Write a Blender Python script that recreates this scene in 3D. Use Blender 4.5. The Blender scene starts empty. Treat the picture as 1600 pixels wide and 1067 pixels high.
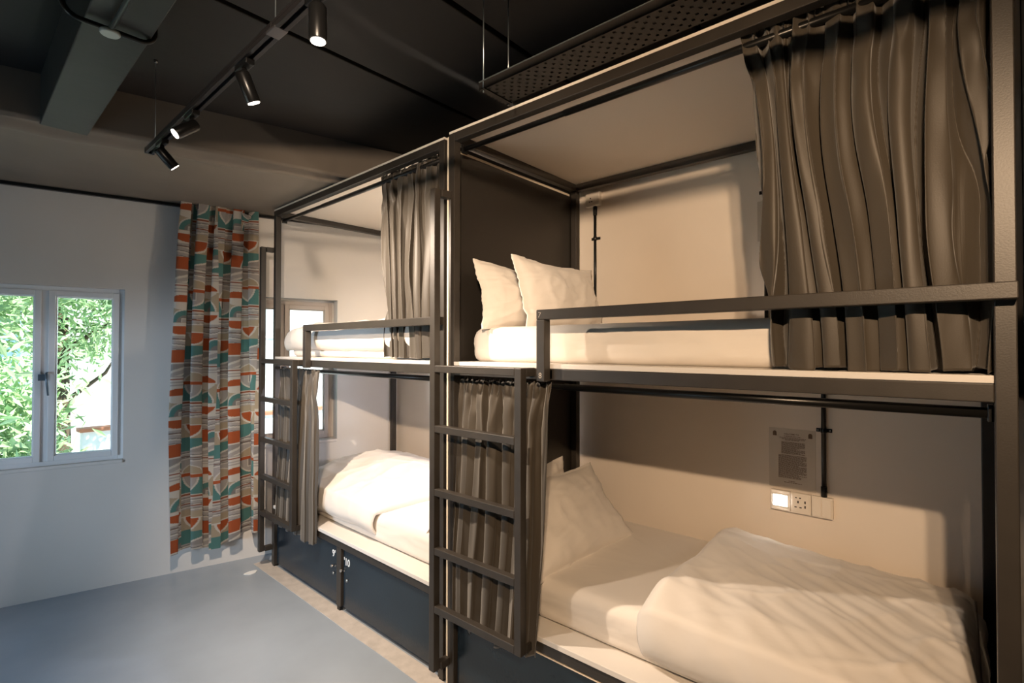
import bpy, bmesh, math, random
import numpy as np
from mathutils import Vector, Matrix, noise

random.seed(7)
SC = bpy.context.scene
COL = SC.collection
PI = math.pi
R = math.radians

# ------------------------------------------------------------------ camera, world, lights, exposure
cam_d = bpy.data.cameras.new('camera')
cam = bpy.data.objects.new('camera', cam_d)
COL.objects.link(cam)
YAW, PITCH, ROLL = 49.062, 0.751, 0.053
cy_, sy_ = math.cos(R(YAW)), math.sin(R(YAW))
Fv = Vector((sy_ * math.cos(R(PITCH)), cy_ * math.cos(R(PITCH)), math.sin(R(PITCH))))
Rv = Vector((cy_, -sy_, 0))
Uv = Rv.cross(Fv)
R2 = Rv * math.cos(R(ROLL)) + Uv * math.sin(R(ROLL))
U2 = Uv * math.cos(R(ROLL)) - Rv * math.sin(R(ROLL))
M = Matrix((R2, U2, -Fv)).transposed().to_4x4()
M.translation = Vector((-1.7305, -1.9222, 1.6863))
cam.matrix_world = M
cam_d.sensor_width = 36
cam_d.lens = 804.7 / 1600 * 36
cam_d.clip_start = 0.02
SC.camera = cam

SC.view_settings.view_transform = 'Standard'
SC.view_settings.look = 'None'
SC.view_settings.gamma = 1
SC.view_settings.use_curve_mapping = False
SC.view_settings.exposure = 0.0
SC.cycles.use_denoising = True
SC.cycles.max_bounces = 10
SC.cycles.diffuse_bounces = 6
SC.cycles.caustics_reflective = False
SC.cycles.caustics_refractive = False
SC.cycles.sample_clamp_indirect = 6

world = bpy.data.worlds.new('sky')
SC.world = world
world.use_nodes = True
wn = world.node_tree.nodes
wn['Background'].inputs[0].default_value = (0.40, 0.70, 1.0, 1)
wn['Background'].inputs[1].default_value = 1.5


def lamp(name, kind, loc, target, energy, color, **kw):
    d = bpy.data.lights.new(name, kind)
    d.energy = energy
    d.color = color
    for k, v in kw.items():
        setattr(d, k, v)
    o = bpy.data.objects.new(name, d)
    COL.objects.link(o)
    o.location = loc
    dr = Vector(target) - Vector(loc)
    o.rotation_euler = dr.to_track_quat('-Z', 'Y').to_euler()
    return o


WARM = (1.0, 0.69, 0.43)
sun = lamp('sun', 'SUN', (3, 2, 12), (1.5, 9, 0), 13.0, (1.0, 0.97, 0.9), angle=0.01)
# ceiling spots of the track behind the camera: they cast the beam shadows inside the near bunk
for ky in (-2.34, -2.22):
    lamp('room_spot_lamp', 'SPOT', (-2.25, ky, 2.62), (0.9, -0.55, 1.0), 165, WARM, spot_size=R(72), spot_blend=0.65, shadow_soft_size=0.025)
lamp('room_spot_lamp', 'SPOT', (-2.2, -2.05, 2.62), (0.4, 0.75, 2.1), 260, (1, .78, .58), spot_size=R(48), spot_blend=0.8, shadow_soft_size=0.03)


# added cool spot outside the left window, unseen, brightening the lower far bunk
lamp('added_cool_spot', 'SPOT', (-6.6, 0.3, 1.5), (0.35, 1.35, 0.85), 900, (0.70, 0.80, 1.0), spot_size=R(40), spot_blend=0.6, shadow_soft_size=0.5)

# ------------------------------------------------------------------ tables of places
B0 = Vector((1.231, 2.084, 0))             # corner of far wall and right wall
DW = Vector((math.sin(R(105.07)), math.cos(R(105.07)), 0))   # along the far wall, to the right
NW = Vector((DW.y, -DW.x, 0))              # into the room


def WP(t, off, z):
    return B0 - DW * t + NW * off + Vector((0, 0, z))


W_, HT, B_, HU, HUB = 1.117, 2.756, 0.042, 1.6203, 1.554
FA = 1.731
O_FAR = Vector((0.0212, 0.0571, 0))
L_NEAR, L_FAR = 2.03, 2.064


# ------------------------------------------------------------------ materials
def mat(name, col, rough=0.6, metal=0.0, var=0.0, vscale=6, bump=0.0, bscale=40, spec=0.5, sheen=0.0, coat=0.0, stretch=None):
    m = bpy.data.materials.new(name)
    m.use_nodes = True
    nt = m.node_tree
    p = nt.nodes['Principled BSDF']
    p.inputs['Base Color'].default_value = (*col, 1)
    p.inputs['Roughness'].default_value = rough
    p.inputs['Metallic'].default_value = metal
    p.inputs['Specular IOR Level'].default_value = spec
    if sheen:
        p.inputs['Sheen Weight'].default_value = sheen
    if coat:
        p.inputs['Coat Weight'].default_value = coat
    tc = nt.nodes.new('ShaderNodeTexCoord')
    src = tc.outputs['Object']
    if stretch:
        mp = nt.nodes.new('ShaderNodeMapping')
        mp.inputs['Scale'].default_value = stretch
        nt.links.new(src, mp.inputs[0])
        src = mp.outputs[0]
    if var:
        n = nt.nodes.new('ShaderNodeTexNoise')
        n.inputs['Scale'].default_value = vscale
        n.inputs['Detail'].default_value = 5
        nt.links.new(src, n.inputs['Vector'])
        rmp = nt.nodes.new('ShaderNodeValToRGB')
        rmp.color_ramp.elements[0].position = 0.3
        rmp.color_ramp.elements[1].position = 0.7
        rmp.color_ramp.elements[0].color = (*[c * (1 - var) for c in col], 1)
        rmp.color_ramp.elements[1].color = (*[min(1, c * (1 + var)) for c in col], 1)
        nt.links.new(n.outputs['Fac'], rmp.inputs[0])
        nt.links.new(rmp.outputs[0], p.inputs['Base Color'])
    if bump:
        n2 = nt.nodes.new('ShaderNodeTexNoise')
        n2.inputs['Scale'].default_value = bscale
        n2.inputs['Detail'].default_value = 6
        nt.links.new(src, n2.inputs['Vector'])
        bp = nt.nodes.new('ShaderNodeBump')
        bp.inputs['Strength'].default_value = bump
        bp.inputs['Distance'].default_value = 0.01
        nt.links.new(n2.outputs['Fac'], bp.inputs['Height'])
        nt.links.new(bp.outputs[0], p.inputs['Normal'])
    return m


def emis(name, col, s):
    m = bpy.data.materials.new(name)
    m.use_nodes = True
    p = m.node_tree.nodes['Principled BSDF']
    p.inputs['Base Color'].default_value = (0.8, 0.8, 0.8, 1)
    p.inputs['Emission Color'].default_value = (*col, 1)
    p.inputs['Emission Strength'].default_value = s
    return m


def glass(name, tint=(1, 1, 1), gl=0.08):
    m = bpy.data.materials.new(name)
    m.use_nodes = True
    nt = m.node_tree
    nt.nodes.clear()
    out = nt.nodes.new('ShaderNodeOutputMaterial')
    tr = nt.nodes.new('ShaderNodeBsdfTransparent')
    tr.inputs[0].default_value = (*tint, 1)
    g = nt.nodes.new('ShaderNodeBsdfGlossy')
    g.inputs['Roughness'].default_value = 0.03
    mx = nt.nodes.new('ShaderNodeMixShader')
    mx.inputs[0].default_value = gl
    nt.links.new(tr.outputs[0], mx.inputs[1])
    nt.links.new(g.outputs[0], mx.inputs[2])
    nt.links.new(mx.outputs[0], out.inputs[0])
    return m


M_FRAME = mat('powder_coated_steel', (0.033, 0.028, 0.023), 0.42, 0.0, var=0.14, vscale=9, bump=0.04, bscale=220)
M_DARK = mat('black_laminate', (0.022, 0.019, 0.016), 0.38, bump=0.05, bscale=90)
M_LOCK = mat('black_locker_laminate', (0.010, 0.020, 0.030), 0.24, bump=0.06, bscale=60, var=0.2, vscale=5)
M_BOARD = mat('white_laminate', (0.68, 0.65, 0.61), 0.4)
M_CEILP = mat('white_bunk_ceiling', (0.80, 0.73, 0.65), 0.6)
M_CREAM = mat('cream_edging_and_lit_gaps', (0.75, 0.66, 0.52), 0.6)
M_WALL = mat('painted_wall', (0.82, 0.745, 0.66), 0.7, var=0.03, vscale=2, bump=0.10, bscale=9)
M_WALLF = mat('painted_far_wall', (0.68, 0.65, 0.61), 0.7, var=0.04, vscale=1.5, bump=0.16, bscale=7)
M_SOFF = mat('taupe_beam_paint', (0.20, 0.165, 0.13), 0.75, var=0.06, vscale=2.5, bump=0.2, bscale=8)
M_CEIL = mat('black_ceiling_paint', (0.014, 0.011, 0.009), 0.65, var=0.25, vscale=2.2, bump=0.1, bscale=14)
M_DUCT = mat('dark_green_grey_paint', (0.030, 0.031, 0.027), 0.55, var=0.12, vscale=3, bump=0.15, bscale=12)
M_FLOOR = mat('grey_epoxy_floor', (0.31, 0.36, 0.42), 0.26, var=0.07, vscale=2.2, bump=0.05, bscale=6)
M_FLOORB = mat('bare_screed_strip', (0.50, 0.46, 0.42), 0.5, var=0.12, vscale=14, bump=0.15, bscale=50)
M_BLACK = mat('black_metal', (0.012, 0.012, 0.012), 0.3, 0.4)
M_TRAY = mat('black_perforated_steel', (0.022, 0.019, 0.017), 0.45, 0.3)
M_CHROME = mat('chrome', (0.75, 0.72, 0.68), 0.18, 1.0)
M_WIRE = mat('steel_wire', (0.45, 0.5, 0.5), 0.3, 0.9)
M_ALU = mat('white_window_frame', (0.78, 0.79, 0.80), 0.4)
M_BEIGEF = mat('beige_window_frame', (0.50, 0.43, 0.38), 0.45)
M_PLASTIC = mat('white_plastic', (0.80, 0.74, 0.66), 0.35)
M_HOLE = mat('socket_holes', (0.02, 0.015, 0.012), 0.6)
M_PAPER = mat('laminated_paper', (0.66, 0.59, 0.50), 0.25)
M_INK = mat('brown_ink', (0.20, 0.13, 0.085), 0.6)
M_STICK = mat('white_sticker', (0.80, 0.82, 0.82), 0.5)
M_SHEET = mat('white_cotton', (0.71, 0.665, 0.61), 0.85, bump=0.12, bscale=14, sheen=0.2, spec=0.2)
M_CURT = mat('grey_blackout_curtain', (0.048, 0.039, 0.028), 0.48, bump=0.05, bscale=300, sheen=0.35, spec=0.35)
M_GLASS = glass('window_glass', (0.97, 1.0, 0.99), 0.06)
M_LED = emis('reading_light_diffuser', (1, 0.95, 0.88), 32)
M_LENS = emis('spot_lens', (1, 0.9, 0.78), 7)
M_LENSO = mat('spot_lens_off', (0.35, 0.3, 0.25), 0.3)
M_LEAF = mat('leaves', (0.42, 0.58, 0.30), 0.5, var=0.40, vscale=1.3)
M_BARK = mat('bark', (0.12, 0.08, 0.05), 0.9, bump=0.5, bscale=20)
M_HOUSE = mat('white_render', (0.85, 0.85, 0.83), 0.8, bump=0.1, bscale=5)
M_ROOF = mat('red_roof', (0.45, 0.18, 0.10), 0.8, bump=0.3, bscale=12)
M_GROUND = mat('pale_ground', (0.62, 0.62, 0.58), 0.9, var=0.1, vscale=0.6)
M_HUB = mat('pale_disc', (0.42, 0.47, 0.44), 0.4)


# ------------------------------------------------------------------ builders
class MB:
    def __init__(s):
        s.v, s.f, s.sm = [], [], []

    def box(s, a, b, mtx=None):
        x0, y0, z0 = [min(p, q) for p, q in zip(a, b)]
        x1, y1, z1 = [max(p, q) for p, q in zip(a, b)]
        n = len(s.v)
        for x, y, z in ((x0, y0, z0), (x1, y0, z0), (x1, y1, z0), (x0, y1, z0), (x0, y0, z1), (x1, y0, z1), (x1, y1, z1), (x0, y1, z1)):
            p = Vector((x, y, z))
            s.v.append(mtx @ p if mtx else p)
        for q in ((0, 3, 2, 1), (4, 5, 6, 7), (0, 1, 5, 4), (1, 2, 6, 5), (2, 3, 7, 6), (3, 0, 4, 7)):
            s.f.append(tuple(n + i for i in q))
            s.sm.append(False)
        return s

    def prism8(s, pts):
        n = len(s.v)
        s.v += [Vector(p) for p in pts]
        for q in ((0, 3, 2, 1), (4, 5, 6, 7), (0, 1, 5, 4), (1, 2, 6, 5), (2, 3, 7, 6), (3, 0, 4, 7)):
            s.f.append(tuple(n + i for i in q))
            s.sm.append(False)
        return s

    def tube(s, pts, r, n=12, cap=True):
        pts = [Vector(p) for p in pts]
        rr = r if isinstance(r, (list, tuple)) else [r] * len(pts)
        base = len(s.v)
        up = None
        for i, p in enumerate(pts):
            d = (pts[min(i + 1, len(pts) - 1)] - pts[max(i - 1, 0)]).normalized()
            if up is None:
                up = d.orthogonal().normalized()
            up = (up - d * up.dot(d)).normalized()
            w = d.cross(up)
            for k in range(n):
                a = 2 * PI * k / n
                s.v.append(p + (up * math.cos(a) + w * math.sin(a)) * rr[i])
        for i in range(len(pts) - 1):
            for k in range(n):
                a, b = base + i * n + k, base + i * n + (k + 1) % n
                s.f.append((a, b, b + n, a + n))
                s.sm.append(True)
        if cap:
            s.f.append(tuple(base + k for k in reversed(range(n))))
            s.f.append(tuple(base + (len(pts) - 1) * n + k for k in range(n)))
            s.sm += [False, False]
        return s

    def build(s, name, m, parent=None, bevel=0):
        me = bpy.data.meshes.new(name)
        me.from_pydata([tuple(p) for p in s.v], [], s.f)
        me.polygons.foreach_set('use_smooth', s.sm)
        me.materials.append(m)
        bm = bmesh.new()
        bm.from_mesh(me)
        bmesh.ops.recalc_face_normals(bm, faces=bm.faces)
        bm.to_mesh(me)
        bm.free()
        me.update()
        o = bpy.data.objects.new(name, me)
        COL.objects.link(o)
        if parent:
            o.parent = parent
        if bevel:
            md = o.modifiers.new('bevel', 'BEVEL')
            md.width = bevel
            md.segments = 2
            md.limit_method = 'ANGLE'
        return o


def BX(name, a, b, m, parent=None, bevel=0, mtx=None):
    return MB().box(a, b, mtx).build(name, m, parent, bevel)


def empty(name, loc=(0, 0, 0), rz=0.0):
    o = bpy.data.objects.new(name, None)
    o.empty_display_size = 0.1
    COL.objects.link(o)
    o.location = loc
    o.rotation_euler = (0, 0, rz)
    return o


def tag(o, label=None, cat=None, group=None, kind=None):
    if label: o['label'] = label
    if cat: o['category'] = cat
    if group: o['group'] = group
    if kind: o['kind'] = kind
    return o


def struct(o):
    o['kind'] = 'structure'
    return o


def grid_mesh(name, P, m, parent=None, solid=0.0, close=False, sub=0):
    """P: array (nv, nu, 3)"""
    nv, nu = P.shape[:2]
    me = bpy.data.meshes.new(name)
    idx = np.arange(nv * nu).reshape(nv, nu)
    a = idx[:-1, :-1].ravel(); b = idx[:-1, 1:].ravel(); c = idx[1:, 1:].ravel(); d = idx[1:, :-1].ravel()
    F = np.stack([a, b, c, d], 1)
    me.from_pydata(P.reshape(-1, 3).tolist(), [], F.tolist())
    me.polygons.foreach_set('use_smooth', [True] * len(me.polygons))
    me.materials.append(m)
    me.update()
    o = bpy.data.objects.new(name, me)
    COL.objects.link(o)
    if parent: o.parent = parent
    if solid:
        md = o.modifiers.new('thickness', 'SOLIDIFY')
        md.thickness = solid
        md.offset = 0
    return o


def text(name, body, size, mtx, m, parent=None, ext=0.0004, bold=0.0):
    cu = bpy.data.curves.new(name, 'FONT')
    cu.body = body
    cu.size = size
    cu.extrude = ext
    cu.offset = bold
    cu.resolution_u = 3
    cu.align_x = 'CENTER'
    cu.align_y = 'CENTER'
    t = bpy.data.objects.new(name, cu)
    COL.objects.link(t)
    bpy.context.view_layer.update()
    me = bpy.data.meshes.new_from_object(t.evaluated_get(bpy.context.evaluated_depsgraph_get()))
    bpy.data.objects.remove(t)
    me.transform(mtx)
    me.materials.clear()
    me.materials.append(m)
    o = bpy.data.objects.new(name, me)
    COL.objects.link(o)
    if parent: o.parent = parent
    return o


def N3(x, y, z=0.0):
    return noise.noise(Vector((x, y, z)))


# ------------------------------------------------------------------ room shell
XL, YB, ZC, ZS = -3.1, -4.0, 3.01, 2.774
# floor
fl = MB()
fl.prism8([(XL - .2, YB - .2, -.1), (1.6, YB - .2, -.1), (1.6, 2.6, -.1), (XL - .2, 3.7, -.1),
           (XL - .2, YB - .2, 0), (1.6, YB - .2, 0), (1.6, 2.6, 0), (XL - .2, 3.7, 0)])
struct(fl.build('floor', M_FLOOR))
# unpainted strip along the bunk fronts, 3 mm proud
st = []
for i in range(40):
    y = -3.2 + i * (2.25 + 3.2) / 39
    fx = (0.0212 + (y - 0.057) * math.tan(R(FA))) if y > 0.03 else 0.0
    st.append((y, fx))
ms = MB()
for (y0, x0), (y1, x1) in zip(st[:-1], st[1:]):
    w0 = .085 + .006 * N3(y0 * 3, 1); w1 = .085 + .006 * N3(y1 * 3, 1)
    ms.prism8([(x0 - w0, y0, 0), (x0 + .02, y0, 0), (x1 + .02, y1, 0), (x1 - w1, y1, 0),
               (x0 - w0, y0, .0025), (x0 + .02, y0, .0025), (x1 + .02, y1, .0025), (x1 - w1, y1, .0025)])
struct(ms.build('trim_1', M_FLOORB))


def rw(y): return 1.19 + .02 * y


# right wall (behind the bunks)
struct(MB().prism8([(rw(YB), YB, 0), (rw(YB) + .2, YB, 0), (rw(2.4) + .2, 2.4, 0), (rw(2.4), 2.4, 0),
                    (rw(YB), YB, 3.1), (rw(YB) + .2, YB, 3.1), (rw(2.4) + .2, 2.4, 3.1), (rw(2.4), 2.4, 3.1)]).build('wall_right', M_WALL))
M_WALLB = mat('taupe_wall', (0.34, 0.28, 0.22), 0.8, var=.04, vscale=2)
struct(BX('wall_back', (XL - .2, YB - .2, 0), (1.5, YB, 3.1), M_WALLB))


def wall_box(mb, t0, t1, o0, o1, z0, z1):
    mb.prism8([WP(t0, o0, z0), WP(t1, o0, z0), WP(t1, o1, z0), WP(t0, o1, z0), WP(t0, o0, z1), WP(t1, o0, z1), WP(t1, o1, z1), WP(t0, o1, z1)])


WZ0, WZ1 = 0.884, 2.108
WINS = [(2.060, 2.925), (0.552, 1.42)]
wf = MB()
T_END = 4.55
wall_box(wf, -.1, T_END, 0, -.2, 0, WZ0)
wall_box(wf, -.1, T_END, 0, -.2, WZ1, 3.1)
for a, b in ((-.1, .552), (1.42, 2.060), (2.925, T_END)):
    wall_box(wf, a, b, 0, -.2, WZ0, WZ1)
struct(wf.build('wall_far', M_WALLF))
# left wall with a window opening that lies outside the frame
wl = MB()
LY0, LY1 = 0.35, 2.3
for a, b in (((XL, YB, 0), (XL - .2, LY0, 3.1)), ((XL, LY1, 0), (XL - .2, 3.6, 3.1)), ((XL, LY0, 0), (XL - .2, LY1, .3)), ((XL, LY0, 1.9), (XL - .2, LY1, 3.1))):
    wl.box(a, b)
struct(wl.build('wall_left', M_WALLB))


def portal(c, nrm, sx, sz):
    d = bpy.data.lights.new('window_portal', 'AREA')
    d.shape = 'RECTANGLE'
    d.size, d.size_y = sx, sz
    d.cycles.is_portal = True
    o = bpy.data.objects.new('window_portal', d)
    COL.objects.link(o)
    o.location = c
    o.rotation_euler = Vector(nrm).to_track_quat('-Z', 'Y').to_euler()


portal((XL - .1, (LY0 + LY1) / 2, 1.1), (1, 0, 0), LY1 - LY0, 1.6)
for a, b in WINS:
    portal(WP((a + b) / 2, -.15, (WZ0 + WZ1) / 2), NW, b - a, WZ1 - WZ0)

# deep taupe beam along the far wall: soffit with an uneven plaster lip at the arris
A0 = Vector((-1.358, 1.418, 0))
OFFA = (A0 - B0).dot(NW)     # distance of the arris from the wall
nu, nvv = 220, 60
P = np.zeros((nvv, nu, 3))
for i in range(nu):
    t = -.05 + (T_END + .05) * i / (nu - 1)
    wob = .10 * N3(t * 1.5, 3.1) + .035 * N3(t * 4.3, 8.2)
    for j in range(nvv):
        q = j / (nvv - 1)
        if j < 4:
            off = OFFA; z = ZC + .05 - (ZC + .05 - ZS) * j / 4
            if j == 3: z = ZS + .03
        else:
            g = (j - 4) / (nvv - 5)
            off = OFFA * (1 - g ** 1.8)
            dist = OFFA - off
            st_p = 1 / (1 + math.exp(-(dist - .11 - wob) / .015))
            z = ZS + .002 + .040 * (1 - st_p) * min(1, dist / .03) * (1 + .5 * N3(t * 2.7, 5.5)) - .010 * math.exp(-((dist - .15 - wob) / .03) ** 2)
            z += .003 * N3(t * 3, off * 3, 2)
        p = WP(t, off, z)
        P[j, i] = p
struct(grid_mesh('trim_2', P, M_SOFF))
# black curtain rail at the head of the far wall
rl = MB()
wall_box(rl, 1.22, T_END, .0, .028, 2.752, 2.772)
wall_box(rl, .02, 1.24, .0, .028, 2.752, 2.772)
struct(rl.build('trim_3', M_BLACK))

# ceiling: dark slab with separate panels and open joints
struct(BX('ceiling', (XL - .2, YB - .2, ZC + .03), (1.5, 3.3, ZC + .12), M_CEIL))
ceil = bpy.data.objects['ceiling']
ys = [-4.2, -3.09, -2.43, -1.775, -1.117, -.462, .193, 2.3]
for a, b in zip(ys[:-1], ys[1:]):
    BX('ceiling_panel', (XL - .1, a + .014, ZC), (1.3, b - .014, ZC + .03), M_CEIL, ceil, bevel=.004)
# boxed-in dark downstand running to the beam
struct(MB().prism8([(-1.49, -4, ZS), (-1.31, -4, ZS), (-1.172, 1.45, ZS), (-1.355, 1.45, ZS), (-1.49, -4, ZC + .01), (-1.31, -4, ZC + .01), (-1.172, 1.45, ZC + .01), (-1.355, 1.45, ZC + .01)]).build('trim_4', M_DUCT, bevel=.004))


# ------------------------------------------------------------------ windows
def make_window(idx, t0, t1, m, handle=True, ins=0.0, mg=0.0):
    root = struct(empty('window_%d' % idx, WP((t0 + t1) / 2, -.05, .884)))
    inv = root.location.copy()

    T0, T1 = t0, t1
    t0 += mg; t1 -= mg
    WZ0, WZ1 = globals()['WZ0'] + mg * .3, globals()['WZ1'] - mg

    def wb(name, a0, a1, o0, o1, z0, z1, mm, par, bev=.003):
        mb = MB()
        wall_box(mb, a0, a1, o0, o1, z0, z1)
        mb.v = [p - inv for p in mb.v]
        return mb.build(name, mm, par, bev)
    F = .032
    fr = MB()
    for (a0, a1, z0, z1) in ((t0, t0 + F, WZ0, WZ1), (t1 - F, t1, WZ0, WZ1), (t0 + F, t1 - F, WZ0, WZ0 + F), (t0 + F, t1 - F, WZ1 - F, WZ1),
                             ((t0 + t1) / 2 - .018, (t0 + t1) / 2 + .018, WZ0 + F, WZ1 - F)):
        wall_box(fr, a0, a1, -.035 - ins, -.095 - ins, z0, z1)
    fr.v = [p - inv for p in fr.v]
    fr.build('window_frame', m, root, .003)
    mid = (t0 + t1) / 2
    for k, (a0, a1) in enumerate(((t0 + F, mid - .018), (mid + .018, t1 - F))):
        s = MB()
        S = .036
        z0, z1 = WZ0 + F, WZ1 - F
        for (b0, b1, c0, c1) in ((a0, a0 + S, z0, z1), (a1 - S, a1, z0, z1), (a0 + S, a1 - S, z0, z0 + S), (a0 + S, a1 - S, z1 - S, z1)):
            wall_box(s, b0, b1, -.022 - ins, -.075 - ins, c0, c1)
        # thin glazing bead
        for (b0, b1, c0, c1) in ((a0 + S, a0 + S + .008, z0 + S, z1 - S), (a1 - S - .008, a1 - S, z0 + S, z1 - S), (a0 + S, a1 - S, z0 + S, z0 + S + .008), (a0 + S, a1 - S, z1 - S - .008, z1 - S)):
            wall_box(s, b0, b1, -.035 - ins, -.06 - ins, c0, c1)
        s.v = [p - inv for p in s.v]
        so = s.build('sash', m, root, .003)
        wb('pane', a0 + S, a1 - S, -.046 - ins, -.050 - ins, z0 + S, z1 - S, M_GLASS, so, 0)
    # sill with a rounded nosing
    wb('window_sill', T0, T1, -.034 - ins, .012, .884 - .02, .888, M_WALLF, root, .006)
    if mg:
        su = MB()
        for (a0, a1, z0, z1) in ((T0, t0, .888, 2.108), (t1, T1, .888, 2.108), (t0, t1, WZ1, 2.108), (t0, t1, .888, WZ0)):
            wall_box(su, a0, a1, -.05 - ins, -.11 - ins, z0, z1)
        su.v = [p - inv for p in su.v]
        su.build('surround', M_WALLF, root, .002)
    if handle:
        h = MB()
        zc = 1.485
        hp = lambda t, o, z: WP(t, o, z) - inv
        mbx = MB(); wall_box(mbx, mid - .012 - .0, mid + .03, -.022, -.008, zc - .02, zc + .022)
        h.v += [p - inv for p in mbx.v]; h.f += mbx.f; h.sm += mbx.sm
        h.tube([hp(mid - .016, -.02, zc + .03), hp(mid - .016, .008, zc + .03), hp(mid - .018, .012, zc - .02), hp(mid - .026, .012, zc - .12)], [.008, .008, .008, .006], 10)
        h.build('handle', mat('grey_handle', (.16, .2, .24), .35, .6), root)
    return root


make_window(1, *WINS[0], M_ALU)
make_window(2, *WINS[1], M_BEIGEF, handle=False, ins=.075, mg=.018)
w3 = struct(empty('window_3', (XL - .1, (LY0 + LY1) / 2, .3)))
g = MB()
hw = (LY1 - LY0) / 2
for a, b in (((-.03, -hw, 0), (.03, -hw + .05, 1.6)), ((-.03, hw - .05, 0), (.03, hw, 1.6)), ((-.03, -hw, 0), (.03, hw, .05)), ((-.03, -hw, 1.55), (.03, hw, 1.6)), ((-.03, -.03, 0), (.03, .03, 1.6))):
    g.box(a, b)
g.build('window_frame', M_ALU, w3)
BX('pane', (-.003, -hw + .05, .05), (.003, hw - .05, 1.55), M_GLASS, w3)


# ------------------------------------------------------------------ bunk beds
def make_bunk(loc, rz, L, label, group='steel two level bunks'):
    t = tag(empty('bunk_bed', loc, rz), label, 'bunk bed', group)
    b = B_
    lx = lambda s: -s

    def bb(name, x0, x1, s0, s1, z0, z1, m=M_FRAME, par=t, bev=.003):
        return BX(name, (x0, -s0, z0), (x1, -s1, z1), m, par, bev)
    for (x0, s0) in ((0, 0), (0, L - b), (W_ - b, 0), (W_ - b, L - b)):
        po = bb('post', x0, x0 + b, s0, s0 + b, 0.012, HT)
        bb('foot', x0 + .004, x0 + b - .004, s0 + .004, s0 + b - .004, 0, .014, M_BLACK, po, .002)
    for z1 in (HT, HU - .02, .452):
        hgt = b if z1 == HT else .047
        if z1 < 1:  # lower platform
            hgt = .047
        z0 = z1 - hgt
        for (x0) in (0, W_ - b):
            bb('long_beam', x0, x0 + b, b, L - b, z0, z1)
        for (s0) in (0, L - b):
            bb('end_beam', b, W_ - b, s0, s0 + b, z0, z1)
    bb('platform_board', -.002, W_ - .002, b + .001, L - b - .001, HU - .0195, HU, M_BOARD, t, .002)
    bb('platform_board', -.008, W_ - .002, b + .001, L - b - .001, .4525, .475, M_BOARD, t, .002)
    bb('ceiling_panel', .002, W_, .002, L - .002, HT + .0005, HT + .012, M_CEILP, t, 0)
    # curtain rods with end brackets
    for z in (2.688, 1.522):
        r = MB().tube([(.064, -b, z), (.064, -(L - b), z)], .0125, 14).build('curtain_rod', M_BLACK, t)
        MB().tube([(.064, -(b + .62), z), (.064, -(L - b), z)], .0145, 14).build('rod_sleeve', M_BLACK, r)
        for s0 in (b, L - b - .012):
            BX('bracket', (.045, -s0, z - .022), (.083, -(s0 + .012), z + .022), M_BLACK, r, .002)
    # guard rail
    s2 = .591
    gr = bb('guard_rail', -b, 0, s2, L, 1.8045, 1.8465)
    bb('guard_post', -b, 0, s2, s2 + b, 1.548, 1.8045, M_FRAME, gr)
    bb('guard_bracket', -.0, .012, s2 + b - .004, s2 + b + .012, 1.556, 1.598, M_FRAME, gr)
    # ladder
    e, k = .0947, .037
    l0, l1 = -.0298, .5522
    la = bb('ladder', -e, -e + k, l0, l0 + k, .1274, 2.4669)
    la['label'] = 'ladder side rail with handle top'
    bb('side_rail', -e, -e + k, l1 - k, l1, .4125, 1.6033, M_FRAME, la)
    for z in (1.6033, 1.3077 + .006, 1.0022 + .006, .719 + .006, .4444 + .003):
        bb('rung', -e + .0004, -e + k - .0004, l0 + k, l1 - k, z - .034, z, M_FRAME, la)
    for (s0, z1) in ((l0, 2.4669), (l0, .1654)):
        bb('wall_tie', -e + k, 0, s0 + .012, s0 + k + .012, z1 - k, z1, M_FRAME, la)
    for (z1) in (1.6033, .4494):
        bb('wall_tie', -e + k, 0, l1 - k, l1, z1 - k, z1, M_FRAME, la)
    return t


near = make_bunk((0, 0, 0), 0, L_NEAR, 'near grey steel bunk bed at right with the numbers 7 and 8 on its rail')
fo = O_FAR + Vector((math.sin(R(FA)), math.cos(R(FA)), 0)) * L_FAR
far = make_bunk(fo, -R(FA), L_FAR, 'far grey steel bunk bed at left beside the patterned curtain')


def on(root, x, s, z):
    return root.matrix_world @ Vector((x, -s, z))


bpy.context.view_layer.update()
# stickers on the near guard rail
mt = Matrix(((0, 0, -1, -B_ - .0006), (-1, 0, 0, 0), (0, 1, 0, 0), (0, 0, 0, 1)))


def label_on_front(body, size, x, s, z, root, m=M_STICK, bold=0.0, name='number_sticker', rot=0):
    mm = Matrix.Translation((x, -s, z)) @ Matrix(((0, 0, -1, 0), (-1, 0, 0, 0), (0, 1, 0, 0), (0, 0, 0, 1))) @ Matrix.Rotation(rot, 4, 'Z')
    return text(name, body, size, mm, m, root, bold=bold)


M_SCR = mat('worn_white_marking', (0.42, 0.38, 0.33), 0.6, var=.3, vscale=200)
label_on_front('7', .034, -B_ - .0008, .591 + .017, 1.823, near, M_SCR, -.0006, rot=R(-8))
label_on_front('8', .034, -B_ - .0008, .591 + .021, 1.572, near, M_SCR, -.0004)

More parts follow.
